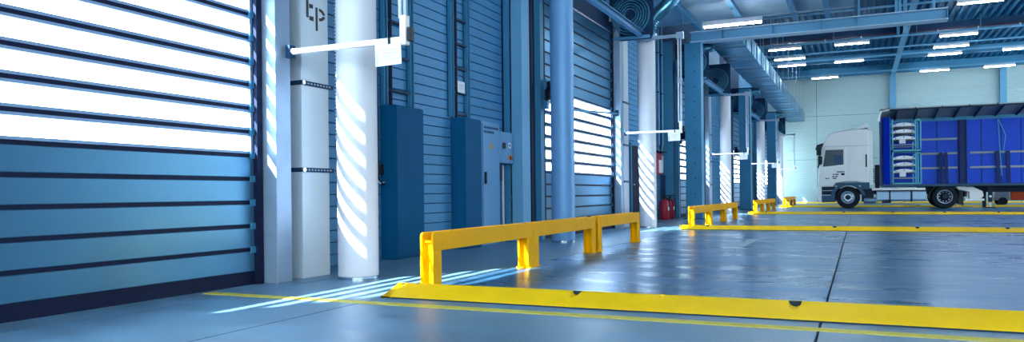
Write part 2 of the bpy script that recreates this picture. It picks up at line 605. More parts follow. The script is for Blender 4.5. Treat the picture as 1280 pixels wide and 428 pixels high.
# wall-side pillar pair before the second door
s = thing('steel_pillar', 'blue steel pillar with dark recess just before the second door', 'pillar', (-5.2, 11.4, 0))
B(-0.33, -0.22, 0.43, 0.455, 0, 7.5).build('trim_flange', 'steel', s)
B(-0.20, 0.0, 0.46, 0.80, 0, 7.5).build('shaft', 'steel_pale', s, bevel=0.004)
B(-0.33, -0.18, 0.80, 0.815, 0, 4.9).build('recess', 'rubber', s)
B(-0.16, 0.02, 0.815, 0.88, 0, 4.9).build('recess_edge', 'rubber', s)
for k, (y, lab) in enumerate(((23.05, 'bolted teal steel pillar under the end of the ceiling girder'),
                              (34.45, 'second bolted teal pillar before the fourth door'),
                              (45.6, 'farthest bolted teal pillar near the back wall'))):
    if k == 0:
        s = thing('bolted_pillar', lab, 'pillar', (-4.5, y, 0))
        # H section: flanges seen face on with bolts
        B(-0.24, 0.24, 0.0, 0.03, 0.0, 5.3).build('flange', 'steel', s)
        B(-0.24, 0.24, 0.40, 0.43, 0.0, 5.3).build('flange', 'steel', s)
        B(-0.02, 0.02, 0.03, 0.40, 0.0, 5.3).build('web', 'steel', s)
        B(0.21, 0.24, 0.03, 0.40, 0, 5.3).build('cover_plate', 'steel_pale', s)
        B(-0.30, 0.30, -0.06, 0.49, 0.0, 0.025).build('base_plate', 'steel_dark', s)
        bo = MB().lathe([(0, 0), (0.02, 0), (0.02, -0.015), (0, -0.015)], (0, 0, 0), 'y', 8).build('bolt', 'steel_dark', s, (0.05, 0, 0.3))
        for i in range(1, 11):
            share(bo, s, (0.05, 0, 0.3 + i * 0.46))
        proto_bp = s
    else:
        dup(proto_bp, (-4.5, y, 0), lab)

# back wall columns
bc = None
for x, lab in ((2.05, 'pale steel post on the back wall left of the trailer roof'), (7.98, 'pale steel post on the back wall above the trailer')):
    if bc is None:
        bc = thing('wall_post', lab, 'post', (x, YB, 0))
        B(-0.17, 0.17, -0.25, -0.02, 0, ZR - 0.3).build('shaft', 'steel_pale', bc)
        B(-0.25, 0.25, -0.3, -0.0, 0, 0.03).build('base_plate', 'steel_dark', bc)
    else:
        dup(bc, (x, YB, 0), lab)


# ================================================================== SWING BAR FRAMES AND SIGNS
def make_frame(label, loc):
    """hung bar: vertical twin rods drop from an arm, and a white bar runs back to the jamb"""
    f = thing('hanging_bar_frame', label, 'frame', loc)
    B(-1.26, -0.02, -0.022, 0.022, 2.165, 2.215).build('bar', 'white_bar', f, bevel=0.004)
    w = B(-1.31, -1.26, -0.04, 0.04, 2.13, 2.25).build('pivot_bracket', 'steel_dark', f)
    MB().lathe([(0, 0), (0.035, 0), (0.035, 0.05), (0, 0.05)], (-1.30, 0, 2.19), 'x', 10).build('pivot_bolt', 'chrome', w, smooth=True)
    B(-0.04, 0.02, -0.035, 0.035, 2.14, 2.40).build('end_plate', 'white_bar', f, bevel=0.004)
    kb = MB().box(0.03, 0.07, -0.03, 0.03, 2.17, 2.29).tube([(0.02, 0, 2.23), (0.05, 0, 2.23)], 0.015, 8)
    kb.build('latch', 'black', f, bevel=0.01)
    MB().tube([(-0.055, 0, 2.38), (-0.055, 0, 4.30)], 0.016, 8).build('rod', 'white', f, smooth=True)
    MB().tube([(0.0, 0, 2.38), (0.0, 0, 4.30)], 0.022, 8).build('rod', 'galv', f, smooth=True)
    B(-0.075, 0.03, -0.03, 0.03, 3.25, 3.36).build('rod_clamp', 'galv', f)
    B(-0.85, 0.05, -0.03, 0.03, 4.28, 4.35).build('top_arm', 'galv', f)
    B(-0.09, 0.07, -0.05, 0.05, 4.24, 4.39).build('arm_clamp', 'galv', f)
    return f


FR = ['white hanging bar reaching from the nearest door jamb past the column',
      'white hanging bar beside the sunlit column of the second door',
      'white hanging bar across the column behind the second guard rails',
      'small white hanging bar across the fourth distant column',
      'farthest white hanging bar near the back wall']
SG = ['white notice sheet hung on the nearest bar', 'white notice sheet hung on the second bar',
      'white notice sheet hung on the third bar', 'tiny white notice sheet hung on the fourth bar']
fy = [5.70, 17.0, 28.3, 39.4, 50.1]
f0 = None
sg0 = None
for k in range(5):
    if f0 is None:
        f0 = make_frame(FR[k], (-3.61, fy[k], 0))
    else:
        dup(f0, (-3.58, fy[k], 0), FR[k])
    if k < 4:
        if sg0 is None:
            sg0 = thing('notice_sheet', SG[k], 'sign', (-3.61, fy[k] - 0.045, 2.16))
            B(-0.29, -0.02, -0.006, 0.0, -0.19, 0.01).build('sheet', 'paper', sg0)
            pr = MB()
            for i, (a, b) in enumerate(((0.03, 0.20), (0.08, 0.22), (0.05, 0.17), (0.10, 0.23))):
                pr.box(-0.27 + a, -0.27 + b, -0.0075, -0.006, -0.06 - i * 0.028, -0.05 - i * 0.028)
            pr.box(-0.28, -0.255, -0.0075, -0.006, -0.18, -0.06)
            pr.build('print', 'ink', sg0, label='faint blue grey lines of print')
            B(-0.15, -0.125, -0.012, -0.004, -0.005, 0.05).build('clip', 'black', sg0)
            sg0.rotation_euler = (0, math.radians(-1.5), 0)
        else:
            dup(sg0, (-3.58, fy[k] - 0.045, 2.16), SG[k])

# long beams from pillar to round column, parallel to the wall
BL = ['pale blue beam running above the second door to the column top',
      'pale blue beam above the third door', 'pale blue beam above the fourth door', 'pale blue beam above the farthest door']
bp = None
for k in range(4):
    loc = (-4.45, 12.0 + k * P, 4.42)
    if bp is None:
        bp = thing('longitudinal_beam', BL[k], 'beam', loc)
        B(-0.06, 0.06, 0.2, 5.25, 0.05, 0.065).build('top_flange', 'steel_pale', bp)
        B(-0.06, 0.06, 0.2, 5.25, -0.065, -0.05).build('bottom_flange', 'steel_pale', bp)
        B(-0.006, 0.006, 0.2, 5.25, -0.05, 0.05).build('web', 'steel', bp)
    else:
        dup(bp, loc, BL[k])
dup(bp, (-4.45, 12.0 - P, 4.42), 'pale blue beam above the nearest door')

# door motors
ml = ['black door motor on the guide post behind the blue column', 'black door motor at the third door', 'black door motor at the fourth door']
mo = None
for k in range(3):
    loc = (-5.08, 12.60 + k * P, 2.35)
    if mo is None:
        mo = thing('door_motor', ml[k], 'motor', loc)
        B(0.0, 0.06, -0.05, 0.05, -0.02, 0.50).build('mounting_plate', 'steel', mo)
        body = MB().lathe([(0, 0.0), (0.09, 0.0), (0.10, 0.02), (0.10, 0.2), (0.08, 0.24), (0, 0.24)], (0.12, 0.0, 0.12), 'z', 20)
        body.build('motor_body', 'black', mo, smooth=True)
        fn = MB()
        for i in range(6):
            fn.lathe([(0.10, 0), (0.125, 0), (0.125, 0.012), (0.10, 0.012)], (0.12, 0, 0.13 + i * 0.034), 'z', 20, True)
        fn.build('cooling_fin', 'black', mo)
        B(0.05, 0.16, -0.05, 0.06, 0.36, 0.47).build('gear_box', 'black', mo, bevel=0.015)
        MB().lathe([(0, 0), (0.02, 0), (0.02, 0.03), (0, 0.03)], (0.10, -0.08, 0.06), 'y', 8).build('sensor', 'paper', mo)
    else:
        dup(mo, loc, ml[k])

# thin tie rod between blue column and jamb of the second door
tr = thing('tie_rod', 'thin grey rod across the windows of the second door', 'rod', (-4.72, 12.2, 2.28))
MB().tube([(0, 0, 0), (-0.30, 4.75, 0.36)], 0.022, 8).build('rod', 'steel', tr, smooth=True)
B(-0.36, -0.27, 4.70, 4.85, 0.30, 0.44).build('end_clamp', 'steel_dark', tr)

# ================================================================== WALL CABINETS (first bay)
def ladder(label, y0, y1, rungs, z0, z1, cable):
    l = thing('cable_ladder', label, 'cable ladder', (XW, y0, z0))
    w = y1 - y0
    for yy in (0.0, w - 0.09):
        r = MB().box(0.0, 0.07, yy, yy + 0.012, 0, z1 - z0).box(0.0, 0.07, yy + 0.078, yy + 0.09, 0, z1 - z0).box(0.0, 0.012, yy, yy + 0.09, 0, z1 - z0)
        rail = r.build('side_rail', 'steel', l)
        sl = MB()
        for i in range(int((z1 - z0) / 0.06)):
            sl.box(0.0125, 0.016, yy + 0.03, yy + 0.058, 0.02 + i * 0.06, 0.05 + i * 0.06)
        sl.build('slot', 'steel_dark', rail)
    rg = None
    for z in rungs:
        if z >= z1:
            continue
        if rg is None:
            rg = B(0.012, 0.06, 0.09, w - 0.09, 0, 0.03).build('rung', 'steel_dark', l, (0, 0, z - z0))
        else:
            share(rg, l, (0, 0, z - z0))
    if cable:
        MB().tube([(0.05, 0.16, 0), (0.05, 0.16, z1 - z0)], 0.03, 8).build('cable', 'rubber', l, smooth=True)
    return l


ladder('wide cable ladder with thick dark cable above the nearer blue cabinet', 8.14, 8.86, [2.17, 2.62, 3.07, 3.52, 3.97, 4.42, 4.87, 5.32], 1.98, 6.6, True)
ladder('narrow cable ladder above the farther blue cabinet', 9.90, 10.50, [2.02, 2.35, 2.72, 3.09, 3.46, 3.83, 4.2, 4.57, 4.94, 5.3], 1.98, 6.6, True)
nt_ = thing('paper_note', 'small white paper note on the narrow cable ladder', 'note', (XW + 0.088, 10.06, 2.36))
B(-0.004, 0.002, 0, 0.22, 0, 0.17).build('sheet', 'paper', nt_)
B(0.002, 0.003, 0.04, 0.18, 0.10, 0.115).box(0.002, 0.003, 0.04, 0.15, 0.06, 0.072).build('print', 'ink', nt_)


def cabinet(label, y0, y1, depth, h):
    c = thing('tall_cabinet', label, 'cabinet', (XW, y0, 0))
    w = y1 - y0
    B(0.005, depth - 0.02, 0, w, 0.0, h).build('body', 'cab', c, bevel=0.008)
    B(depth - 0.02, depth, 0.012, w - 0.012, 0.03, h - 0.012).build('door', 'cab', c, bevel=0.005)
    return c


ca = cabinet('dark blue tall cabinet just right of the white striped column', 8.13, 8.80, 0.25, 1.97)
cb = cabinet('dark blue tall cabinet left of the grey control cabinet', 9.97, 10.52, 0.25, 1.97)
sk = thing('wall_socket', 'black wall socket with cables left of the nearer blue cabinet', 'socket', (XW, 7.95, 1.05))
B(0.005, 0.09, 0, 0.13, 0.03, 0.16).build('housing', 'black', sk, bevel=0.01)
MB().tube([(0.05, 0.05, 0.03), (0.09, 0.03, -0.05), (0.10, 0.10, -0.10), (0.08, 0.16, -0.08)], 0.014, 8).build('cable', 'black', sk, smooth=True)
MB().tube([(0.05, -0.05, 0.14), (0.06, -0.04, 0.0), (0.09, 0.04, -0.08), (0.08, 0.14, -0.07)], 0.012, 8).build('cable', 'ink', sk, smooth=True)
MB().tube([(0.02, 0.10, 0.15), (0.02, 0.10, 1.4)], 0.014, 8).build('conduit', 'steel_dark', sk, smooth=True)

cc = thing('control_cabinet', 'grey control cabinet with warning triangle and two lines of print', 'cabinet', (XW, 10.62, 0))
B(0.005, 0.18, 0, 0.66, 0.0, 1.97).build('body', 'cab_grey', cc, bevel=0.006)
dr = B(0.18, 0.20, 0.05, 0.64, 0.04, 1.94).build('door', 'cab_grey', cc, bevel=0.004)
pr = MB()
x = 0.08
for wd in (0.05, 0.04, 0.06, 0.03, 0.05, 0.04, 0.05, 0.03, 0.05):
    if x + wd < 0.60:
        pr.box(0.2, 0.202, x, x + wd, 1.86, 1.895)
    x += wd + 0.014
x = 0.08
for wd in (0.05, 0.02, 0.05, 0.06, 0.04, 0.05):
    pr.box(0.2, 0.202, x, x + wd, 1.79, 1.825)
    x += wd + 0.016
pr.build('print', 'ink_dark', dr)
MB().prism([(0.27, 1.55), (0.39, 1.55), (0.33, 1.66)], 'x', 0.2, 0.203).build('warning_triangle', 'amber', dr, label='yellow warning triangle')
B(0.2, 0.235, 0.08, 0.115, 0.98, 1.17).build('handle', 'black', dr, bevel=0.008)

cp = thing('control_box', 'small grey control box with switch and red yellow stop button', 'control box', (XW, 11.28, 1.33))
B(0.005, 0.20, 0, 0.54, 0.0, 0.52).build('body', 'cab_grey', cp, bevel=0.008)
B(0.20, 0.225, 0.10, 0.19, 0.24, 0.34).build('switch', 'black', cp, bevel=0.01)
B(0.20, 0.204, 0.33, 0.43, 0.26, 0.35).build('sticker', 'paper', cp)
B(0.204, 0.2055, 0.36, 0.40, 0.285, 0.325).build('symbol', 'ink_dark', cp)
B(0.20, 0.21, 0.33, 0.45, 0.06, 0.14).build('stop_plate', 'amber', cp)
MB().lathe([(0, 0), (0.03, 0), (0.035, 0.03), (0, 0.035)], (0.21, 0.39, 0.10), 'x', 14).build('stop_button', 'red', cp, smooth=True)
jb = thing('junction_box', 'dark junction box with conduits under the control box', 'junction box', (XW, 11.30, 1.04))
B(0.005, 0.11, 0, 0.26, 0, 0.26).build('housing', 'steel_dark', jb, bevel=0.006)
for yy in (0.05, 0.13, 0.21):
    MB().tube([(0.04, yy, -1.03), (0.04, yy, 0.0)], 0.014, 8).build('conduit', 'galv', jb, smooth=True)
MB().tube([(0.04, 0.42, -1.03), (0.04, 0.42, 0.28)], 0.022, 8).build('conduit', 'white', jb, smooth=True)

# ================================================================== SECOND BAY WALL ITEMS
d = thing('door_6', 'dark blue side door in the wall behind the sunlit column', 'door', (XW, 19.75, 0), kind='structure')
B(0.002, 0.04, 0, 1.6, 0, 2.08).build('leaf', 'rubber', d)
f = MB().box(0.002, 0.07, -0.08, 0, 0, 2.16).box(0.002, 0.07, 1.6, 1.68, 0, 2.16).box(0.002, 0.07, 0, 1.6, 2.08, 2.16)
f.build('frame', 'steel', d)
B(0.04, 0.09, 0.12, 0.24, 1.02, 1.05).build('handle', 'galv', d)

rb = thing('hose_cabinet', 'red white fire panel hung on the wall above the extinguishers', 'fire cabinet', (XW, 22.0, 1.36))
B(0.005, 0.16, 0, 0.95, 0, 0.62).build('body', 'red', rb, bevel=0.01)
B(0.16, 0.175, 0.36, 0.72, 0.04, 0.42).build('label_plate', 'paper', rb)
B(0.16, 0.17, 0.78, 0.90, 0.06, 0.56).build('stripe', 'paper', rb)
B(0.005, 0.25, -0.1, 1.05, 0.66, 0.69).build('shelf', 'steel_dark', rb)
stn = thing('extinguisher_stand', 'dark post stand between the two fire extinguishers', 'stand', (XW + 0.2, 22.35, 0))
B(-0.05, 0.05, 0.42, 0.50, 0.02, 1.34).build('post', 'steel_dark', stn)
B(-0.12, 0.12, 0.36, 0.56, 0, 0.03).build('foot', 'steel_dark', stn)
ex = None
for i, lab in enumerate(('red fire extinguisher on the nearer side of the dark stand', 'red fire extinguisher on the farther side of the dark stand')):
    loc = (XW + 0.30, 22.42 + i * 0.72, 0.0)
    if ex is None:
        ex = thing('fire_extinguisher', lab, 'extinguisher', loc)
        MB().lathe([(0, 0.0), (0.13, 0.0), (0.14, 0.03), (0.14, 0.50), (0.11, 0.58), (0.04, 0.62), (0, 0.62)], (0, 0, 0), 'z', 24).build('body', 'red', ex, smooth=True)
        MB().lathe([(0, 0.62), (0.035, 0.62), (0.035, 0.70), (0, 0.70)], (0, 0, 0), 'z', 12).build('valve', 'black', ex)
        B(-0.02, 0.14, -0.02, 0.02, 0.70, 0.73).build('handle', 'black', ex)
        MB().tube([(0.03, 0.0, 0.66), (0.12, 0.06, 0.62), (0.16, 0.08, 0.40), (0.14, 0.06, 0.12)], 0.016, 8).build('hose', 'black', ex, smooth=True)
        B(0.10, 0.145, -0.07, 0.03, 0.28, 0.38).build('label_plate', 'paper', ex)
    else:
        dup(ex, loc, lab)

# vertical conduits on the wall of the second bay
vp = None
for i, y in enumerate((18.9, 19.3, 21.75, 22.9, 23.35, 18.45)):
    lab = ['wall conduit left of the dark side door', 'wall conduit touching the dark side door frame', 'wall conduit right of the dark side door',
           'wall conduit above the fire panel', 'wall conduit right of the fire panel', 'wall conduit behind the second box pillar'][i]
    if vp is None:
        vp = thing('wall_conduit', 'thin steel ' + lab, 'pipe', (XW + 0.05, y, 2.25))
        MB().tube([(0, 0, 0), (0, 0, 5.2)], 0.03, 8).build('pipe', 'steel_pale', vp, smooth=True)
        for z in (0.4, 1.6, 2.8, 4.0):
            B(-0.05, 0.035, -0.045, 0.045, z, z + 0.03).build('pipe_clip', 'steel_dark', vp)
    else:
        dup(vp, (XW + 0.05, y, 2.25), 'thin steel ' + lab)

# ================================================================== GUARD RAILS
def hleg(y0, x0=-0.13, x1=0.0, d=0.14, h=0.47, t=0.022):
    m = MB()
    m.box(x0, x0 + t, y0, y0 + d, 0.006, h)
    m.box(x1 - t, x1, y0, y0 + d, 0.006, h)
    m.box(x0 + t, x1 - t, y0 + d / 2 - 0.012, y0 + d / 2 + 0.012, 0.006, h)
    return m


def make_guard(label, loc, L, group):
    g = thing('guard_rail', label, 'guard rail', loc, group)
    ht = 0.495
    for x0, x1 in ((-0.13, -0.108), (-0.022, 0.0)):
        MB().prism([(0, 0.335), (L, 0.335), (L, ht - 0.03), (L - 0.012, ht - 0.008), (L - 0.03, ht), (0.03, ht), (0.012, ht - 0.008), (0, ht - 0.03)], 'x', x0, x1).build('rail_flange', 'yellow', g, bevel=0.004)
    B(-0.108, -0.022, 0.03, L - 0.03, 0.405, 0.425).build('rail_web', 'yellow', g)
    for y in (0.0, L - 0.14):
        po = hleg(y, h=0.335).build('post', 'yellow', g)
        B(-0.15, 0.02, y, y + 0.14, 0.0, 0.012).build('base_plate', 'yellow', po)
        B(-0.108, -0.022, y + 0.058, y + 0.082, 0.335, 0.40).build('post_web', 'yellow', po)
    return g


GR = [['nearest yellow guard rail frame beside the kerb end', 'middle yellow guard rail frame of the nearest row', 'farthest yellow guard rail frame of the nearest row'],
      ['first yellow guard rail frame of the second row by the second kerb', 'middle yellow guard rail frame of the second row', 'last yellow guard rail frame of the second row'],
      ['first small yellow guard rail frame of the third row', 'middle small yellow guard rail frame of the third row', 'last small yellow guard rail frame of the third row'],
      ['first tiny yellow guard rail frame beyond the truck front', 'middle tiny yellow guard rail frame beyond the truck front', 'last tiny yellow guard rail frame beyond the truck front']]
gy = [(5.61, 7.82, 10.15), (17.0, 19.24, 21.48), (28.5, 30.72, 32.95), (40.4, 42.62, 44.85)]
g0 = None
for k in range(4):
    for i in range(3):
        loc = (-3.30 - (0.02 if k else 0), gy[k][i], 0)
        if g0 is None:
            g0 = make_guard(GR[k][i], loc, 2.19, 'nearest row of guard rails')
        else:
            dup(g0, loc, GR[k][i], ['nearest row of guard rails', 'second row of guard rails', 'third row of guard rails', 'farthest row of guard rails'][k])

# ================================================================== KERBS
KL = ['nearest long yellow wheel kerb crossing the foreground', 'second yellow wheel kerb in front of the second guard rails',
      'third yellow wheel kerb just in front of the truck', 'fourth yellow wheel kerb behind the truck wheels', 'farthest yellow wheel kerb by the back wall']
KY = [5.09, 16.6, 28.1, 40.0, 51.6]


def make_kerb(label, y, xs_, notches, h=0.082):
    k = thing('wheel_kerb', label, 'kerb', (0, y, 0))
    x1 = 13.0
    sl = 0.30 / (h - 0.012)
    pts = [(xs_, 0.0)]
    for nx, nr in notches:
        pts += [(nx + nr * math.cos(PI - PI * q / 8), 0.85 * nr * math.sin(PI * q / 8)) for q in range(9)]
    pts.append((x1, 0.0))
    n = len(pts)
    zb = h - 0.042
    m = MB()
    e = lambda i: 1 if i == 0 else 0
    rows = [[(p[0] + 0.12 * e(i), 0.0, 0.0) for i, p in enumerate(pts)],
            [(p[0] + 0.12 * e(i), 0.0, 0.012) for i, p in enumerate(pts)],
            [(p[0] + 0.06 * e(i), sl * (zb - 0.012), zb) for i, p in enumerate(pts)],
            [(p[0], sl * (h - p[1] - 0.012), h - p[1]) for p in pts],
            [(p[0], 0.330, h - p[1]) for p in pts],
            [(p[0], 0.332, h) for p in pts],
            [(p[0], 0.345, h) for p in pts],
            [(p[0], 0.36, 0.0) for p in pts]]
    for r in rows:
        m.v += r
    for r in range(7):
        for i in range(n - 1):
            m.f.append((r * n + i, r * n + i + 1, (r + 1) * n + i + 1, (r + 1) * n + i))
    m.f.append(tuple(r * n for r in range(8)))
    m.f.append(tuple(r * n + n - 1 for r in range(8)))
    m.build('kerb_body', 'kerb', k)
    for nx, nr in notches:  # dark half disc paints the shade inside each larger notch
        if nr > 0.02:
            MB().prism([(nx + nr * math.cos(PI * q / 8), h - 0.85 * nr * math.sin(PI * q / 8)) for q in range(9)], 'y', 0.312, 0.3295).build('lifting_socket', 'joint', k)
    # dark foot gap
    B(xs_ + 0.13, x1, -0.012, 0.0, 0.0, 0.009).build('foot_joint', 'joint', k)
    return k


NT = [(-3.46, 0.022), (-1.93, 0.036), (-1.29, 0.015), (-0.39, 0.042), (1.15, 0.036), (2.68, 0.036), (4.2, 0.036), (5.75, 0.036), (7.3, 0.036), (8.8, 0.036), (10.3, 0.036)]
make_kerb(KL[0], KY[0], -3.51, NT)
NT2 = [(-3.0, 0.03)] + [(-0.45 + i * 1.5, 0.04) for i in range(8)]
for k in range(1, 5):
    make_kerb(KL[k], KY[k], -3.62, NT2, 0.085 if k < 3 else 0.09)

# floor paint
yl = B(-5.05, 13.0, 4.755, 4.865, 0.0, 0.004).build('floor_line', 'line')
tag(yl, 'thin yellow line painted on the floor before the nearest kerb', 'floor marking')
wl_ = B(-1.70, -1.54, 11.6, 13.4, 0.0, 0.003).build('floor_dash', 'line_w')
tag(wl_, 'worn pale dash painted on the floor beyond the nearest kerb', 'floor marking')

# ================================================================== DECK AND GIRDER OVERHEAD
dk = thing('ceiling_deck', 'pale sheet platform underside above the columns', 'platform', (0, 0, 5.86))
for i, (a, b) in enumerate(((XW, -4.25), (-4.25, -2.95), (-2.95, -1.55), (-1.55, 0.02))):
    B(a + 0.006, b - 0.006, 9.0, 23.0, 0.0, 0.04).build('deck_panel', 'deck', dk)
B(-0.05, 0.03, 9.0, 23.0, -0.20, 0.0).build('edge_trim', 'steel', dk)
JL = ['deck joist nearest the side wall', 'second deck joist from the side wall', 'third deck joist above the ceiling lamp', 'deck joist nearest the hall middle']
j0 = None
for i, x in enumerate((-4.25, -2.95, -1.55, -0.72)):
    if j0 is None:
        j0 = thing('deck_joist', 'blue steel ' + JL[i], 'beam', (x, 9.0, 5.62))
        B(-0.07, 0.07, 0, 13.95, 0.0, 0.02).build('bottom_flange', 'steel_pale', j0)
        B(-0.008, 0.008, 0, 13.95, 0.02, 0.23).build('web', 'steel', j0)
    else:
        dup(j0, (x, 9.0, 5.62), 'blue steel ' + JL[i])
gd = thing('ceiling_girder', 'long blue plate girder carrying the deck over the hall', 'girder', (0, 23.05, 5.30))
B(-4.55, 2.2, -0.12, 0.30, 0.0, 0.025).build('bottom_flange', 'deck', gd)
B(-4.55, 2.2, 0.07, 0.11, 0.025, 0.29).build('web', 'steel_pale', gd)  # web darker than the flanges: its shade is put into the colour
B(-4.55, 2.2, -0.12, 0.30, 0.29, 0.315).build('top_flange', 'deck', gd)
sf = None
for x in (-3.6, -2.2, -0.9, 0.0, 2.18):
    if sf is None:
        sf = B(-0.012, 0.012, -0.11, 0.07, 0.025, 0.29).build('stiffener', 'steel', gd, (x, 0, 0))
    else:
        share(sf, gd, (x, 0, 0))
for i, x in enumerate((0.03, 0.95, 1.05, 1.85)):
    B(x, x + 0.06, 0.05, 0.11, 0.315, 3.2).build('hanger', 'steel_pale', gd)

# long roof beam down the hall, cross beams, pipes
rbm = thing('roof_beam', 'pale longitudinal roof beam running to the back wall post', 'beam', (2.05, 0, 8.20))
B(-0.13, 0.13, 24, YB, -0.15, -0.12).build('bottom_flange', 'steel_pale', rbm)
B(-0.02, 0.02, 24, YB, -0.12, 0.36).build('web', 'steel', rbm)
cbm = None
for i, (y, z, lab) in enumerate(((40.6, 8.26, 'dark cross beam under the roof before the first lamp row'),
                                 (47.8, 8.22, 'blue cross beam under the roof between the lamp rows'),
                                 (52.4, 8.05, 'blue cross beam under the roof near the back wall'))):
    cm = thing('cross_beam', lab, 'beam', (0, y, z))
    B(XW, XR, -0.14, 0.14, -0.02, 0.0).build('bottom_flange', 'steel' if i in (1, 2) else 'steel_dark', cm)  # front beam in dark steel: roof shadow put into its colour
    B(XW, XR, -0.03, 0.03, 0.0, ZR - z).build('web', 'steel' if i in (1, 2) else 'steel_dark', cm)
rp = thing('sprinkler_pipe', 'thin dark red sprinkler pipe below the dark cross beam', 'pipe', (0, 40.0, 8.22))
MB().tube([(XW, 0, 0), (XR, 0, 0)], 0.025, 8).build('pipe', 'redpipe', rp, smooth=True)
for i in range(12):
    B(-3 + i * 1.6 - 0.03, -3 + i * 1.6 + 0.03, -0.03, 0.03, -0.16, -0.04).build('sprinkler_head', 'galv', rp)

# hanging post near the hall centre
hp = thing('hanging_post', 'pale twin post hanging from the roof behind the girder', 'post', (1.55, 32.4, 6.75))
B(-0.16, -0.06, 0, 0.1, 0, ZR - 6.75).build('bar', 'steel', hp)
B(0.06, 0.20, 0, 0.1, 0, ZR - 6.75).build('bar', 'steel_pale', hp)

# ================================================================== LAMPS
LROW = [(3.0, 7.80, [(3.0, 4.5), (7.0, 8.5), (11, 12.5)], 'rear roof row'),  # first four rows are fill lamps added above the view
        (12.0, 7.80, [(3.0, 4.5), (7.0, 8.5), (11, 12.5)], 'row above the middle floor'),
        (21.0, 7.80, [(4.2, 5.7), (7.4, 8.9), (11, 12.5)], 'row above the second kerb'),
        (27.0, 7.80, [(2.6, 4.1), (5.5, 7.0), (8.4, 9.9), (11.3, 12.8)], 'row above the third kerb'),
        (33.0, 7.80, [(3.45, 4.95), (6.0, 7.5), (9, 10.5)], 'first roof row'),
        (39.3, 7.75, [(-3.95, -2.45), (-0.97, 0.53), (3.4, 4.9), (6.9, 8.4)], 'second roof row'),
        (42.3, 7.75, [(-3.97, -2.45), (3.40, 4.9), (9, 10.5)], 'third roof row'),
        (44.6, 7.75, [(-4.0, -2.55), (-1.10, 0.32), (3.33, 4.85), (6.6, 8.1)], 'fourth roof row'),
        (50.4, 7.75, [(-2.55, -1.05), (3.35, 4.85), (6.55, 8.05)], 'fifth roof row')]


def make_lamp(label, loc, L, group):
    l = thing('strip_lamp', label, 'lamp', loc, group)
    MB().prism([(-0.045, 0.12), (0.045, 0.12), (0.045, 0.0), (-0.045, 0.0)], 'x', 0, L).build('housing', 'white', l)
    MB().prism([(-0.03, 0.0), (0.03, 0.0), (0.05, -0.018), (0.04, -0.042), (-0.04, -0.042), (-0.05, -0.018)], 'x', 0.02, L - 0.02).build('tube', 'tube', l)
    return l


ORD = ['first', 'second', 'third', 'fourth']
for (y, z, spans, nm) in LROW:
    r = thing('lamp_rail', 'pale lamp rail carrying the %s of strip lamps' % nm, 'rail', (0, y, z + 0.13))
    B(XW if y > 30 else 1.0, XR, -0.045, 0.045, 0.0, 0.07).build('rail', 'steel_pale', r)
    for x in ((-4.8, -1, 2.5, 5, 8, 11) if y > 30 else (2.5, 5, 8, 11)):
        B(x - 0.012, x + 0.012, -0.012, 0.012, 0.07, ZR - z - 0.13).build('hanger', 'steel', r)
    for i, (a, b) in enumerate(spans):
        make_lamp('bright strip lamp, %s from the left in the %s' % (ORD[i], nm), (a, y, z), b - a, 'roof strip lamps')
dl = make_lamp('bright strip lamp hung below the deck by the girder', (-3.72, 20.55, 5.22), 1.5, None)
for i, y in enumerate((10.2, 13.6, 17.0)):  # fill lamps added under the deck, out of view
    for j, x in ((1, -1.45),):
        make_lamp('strip lamp below the deck, %s back from the girder, %s side' % (['fourth', 'third', 'second'][i], ['wall', 'hall'][j]), (x, y, 5.16), 1.3, None)
        B(x + 0.3, x + 0.33, y - 0.012, y + 0.012, 5.28, 5.86).build('lamp_hanger', 'galv', bpy.data.objects['ceiling_deck'], (0, 0, -5.86))
dr_ = thing('lamp_wire', 'thin wire rail carrying the lamp below the deck', 'rail', (0, 20.55, 5.36))
MB().tube([(-4.45, 0, 0), (0.0, 0, 0)], 0.012, 6).build('wire', 'galv', dr_, smooth=True)
for x in (-4.25, -2.95, -1.55):
    MB().tube([(x, 0, 0), (x, 0, 0.27)], 0.008, 6).build('hanger', 'galv', dr_)

# ================================================================== DUCTS
du = thing('air_duct', 'long galvanised rectangular air duct hung above the guard rails', 'duct', (-3.7, 23.6, 5.42))
s0 = f0_ = None
i = 0
y = 0.0
while y < 30.5:
    if s0 is None:
        s0 = B(-0.5, 0.5, 0.02, 1.38, 0.0, 0.56).build('duct_section', 'duct', du)
        f0_ = B(-0.53, 0.53, -0.02, 0.02, -0.03, 0.59).build('duct_flange', 'galv', du)
        h0 = MB().box(-0.52, -0.50, 0.6, 0.62, -0.03, 2.9).box(0.50, 0.52, 0.6, 0.62, -0.03, 2.9).box(-0.52, 0.52, 0.6, 0.62, -0.05, -0.03).build('duct_hanger', 'galv', du)
    else:
        share(s0, du, (0, y, 0))
        share(f0_, du, (0, y, 0))
        if i % 2 == 0:
            share(h0, du, (0, y, 0))
    y += 1.4
    i += 1


def smooth_path(pts, n=8):
    out = []
    P_ = [Vector(p) for p in pts]
    for i in range(len(P_) - 1):
        p0, p1, p2, p3 = P_[max(0, i - 1)], P_[i], P_[i + 1], P_[min(len(P_) - 1, i + 2)]
        for s_ in range(n):
            t = s_ / n
            out.append(0.5 * ((2 * p1) + (-p0 + p2) * t + (2 * p0 - 5 * p1 + 4 * p2 - p3) * t * t + (-p0 + 3 * p1 - 3 * p2 + p3) * t ** 3))
    out.append(P_[-1])
    return out


def flex(label, loc, pts, r, ribs=True):
    e = thing('flexible_duct', label, 'duct', loc)
    path = smooth_path(pts, 9)
    rs = [r * (1.0 + (0.035 if i % 2 else -0.02)) if ribs else r for i in range(len(path))]
    MB().tube(path, rs, 20).build('hose', 'duct', e, smooth=True)
    a = Vector(pts[0])
    MB().lathe([(r, -0.04), (r + 0.02, -0.04), (r + 0.02, 0.06), (r, 0.06)], tuple(a), 'z', 24, True).build('collar', 'galv', e, smooth=True)
    return e


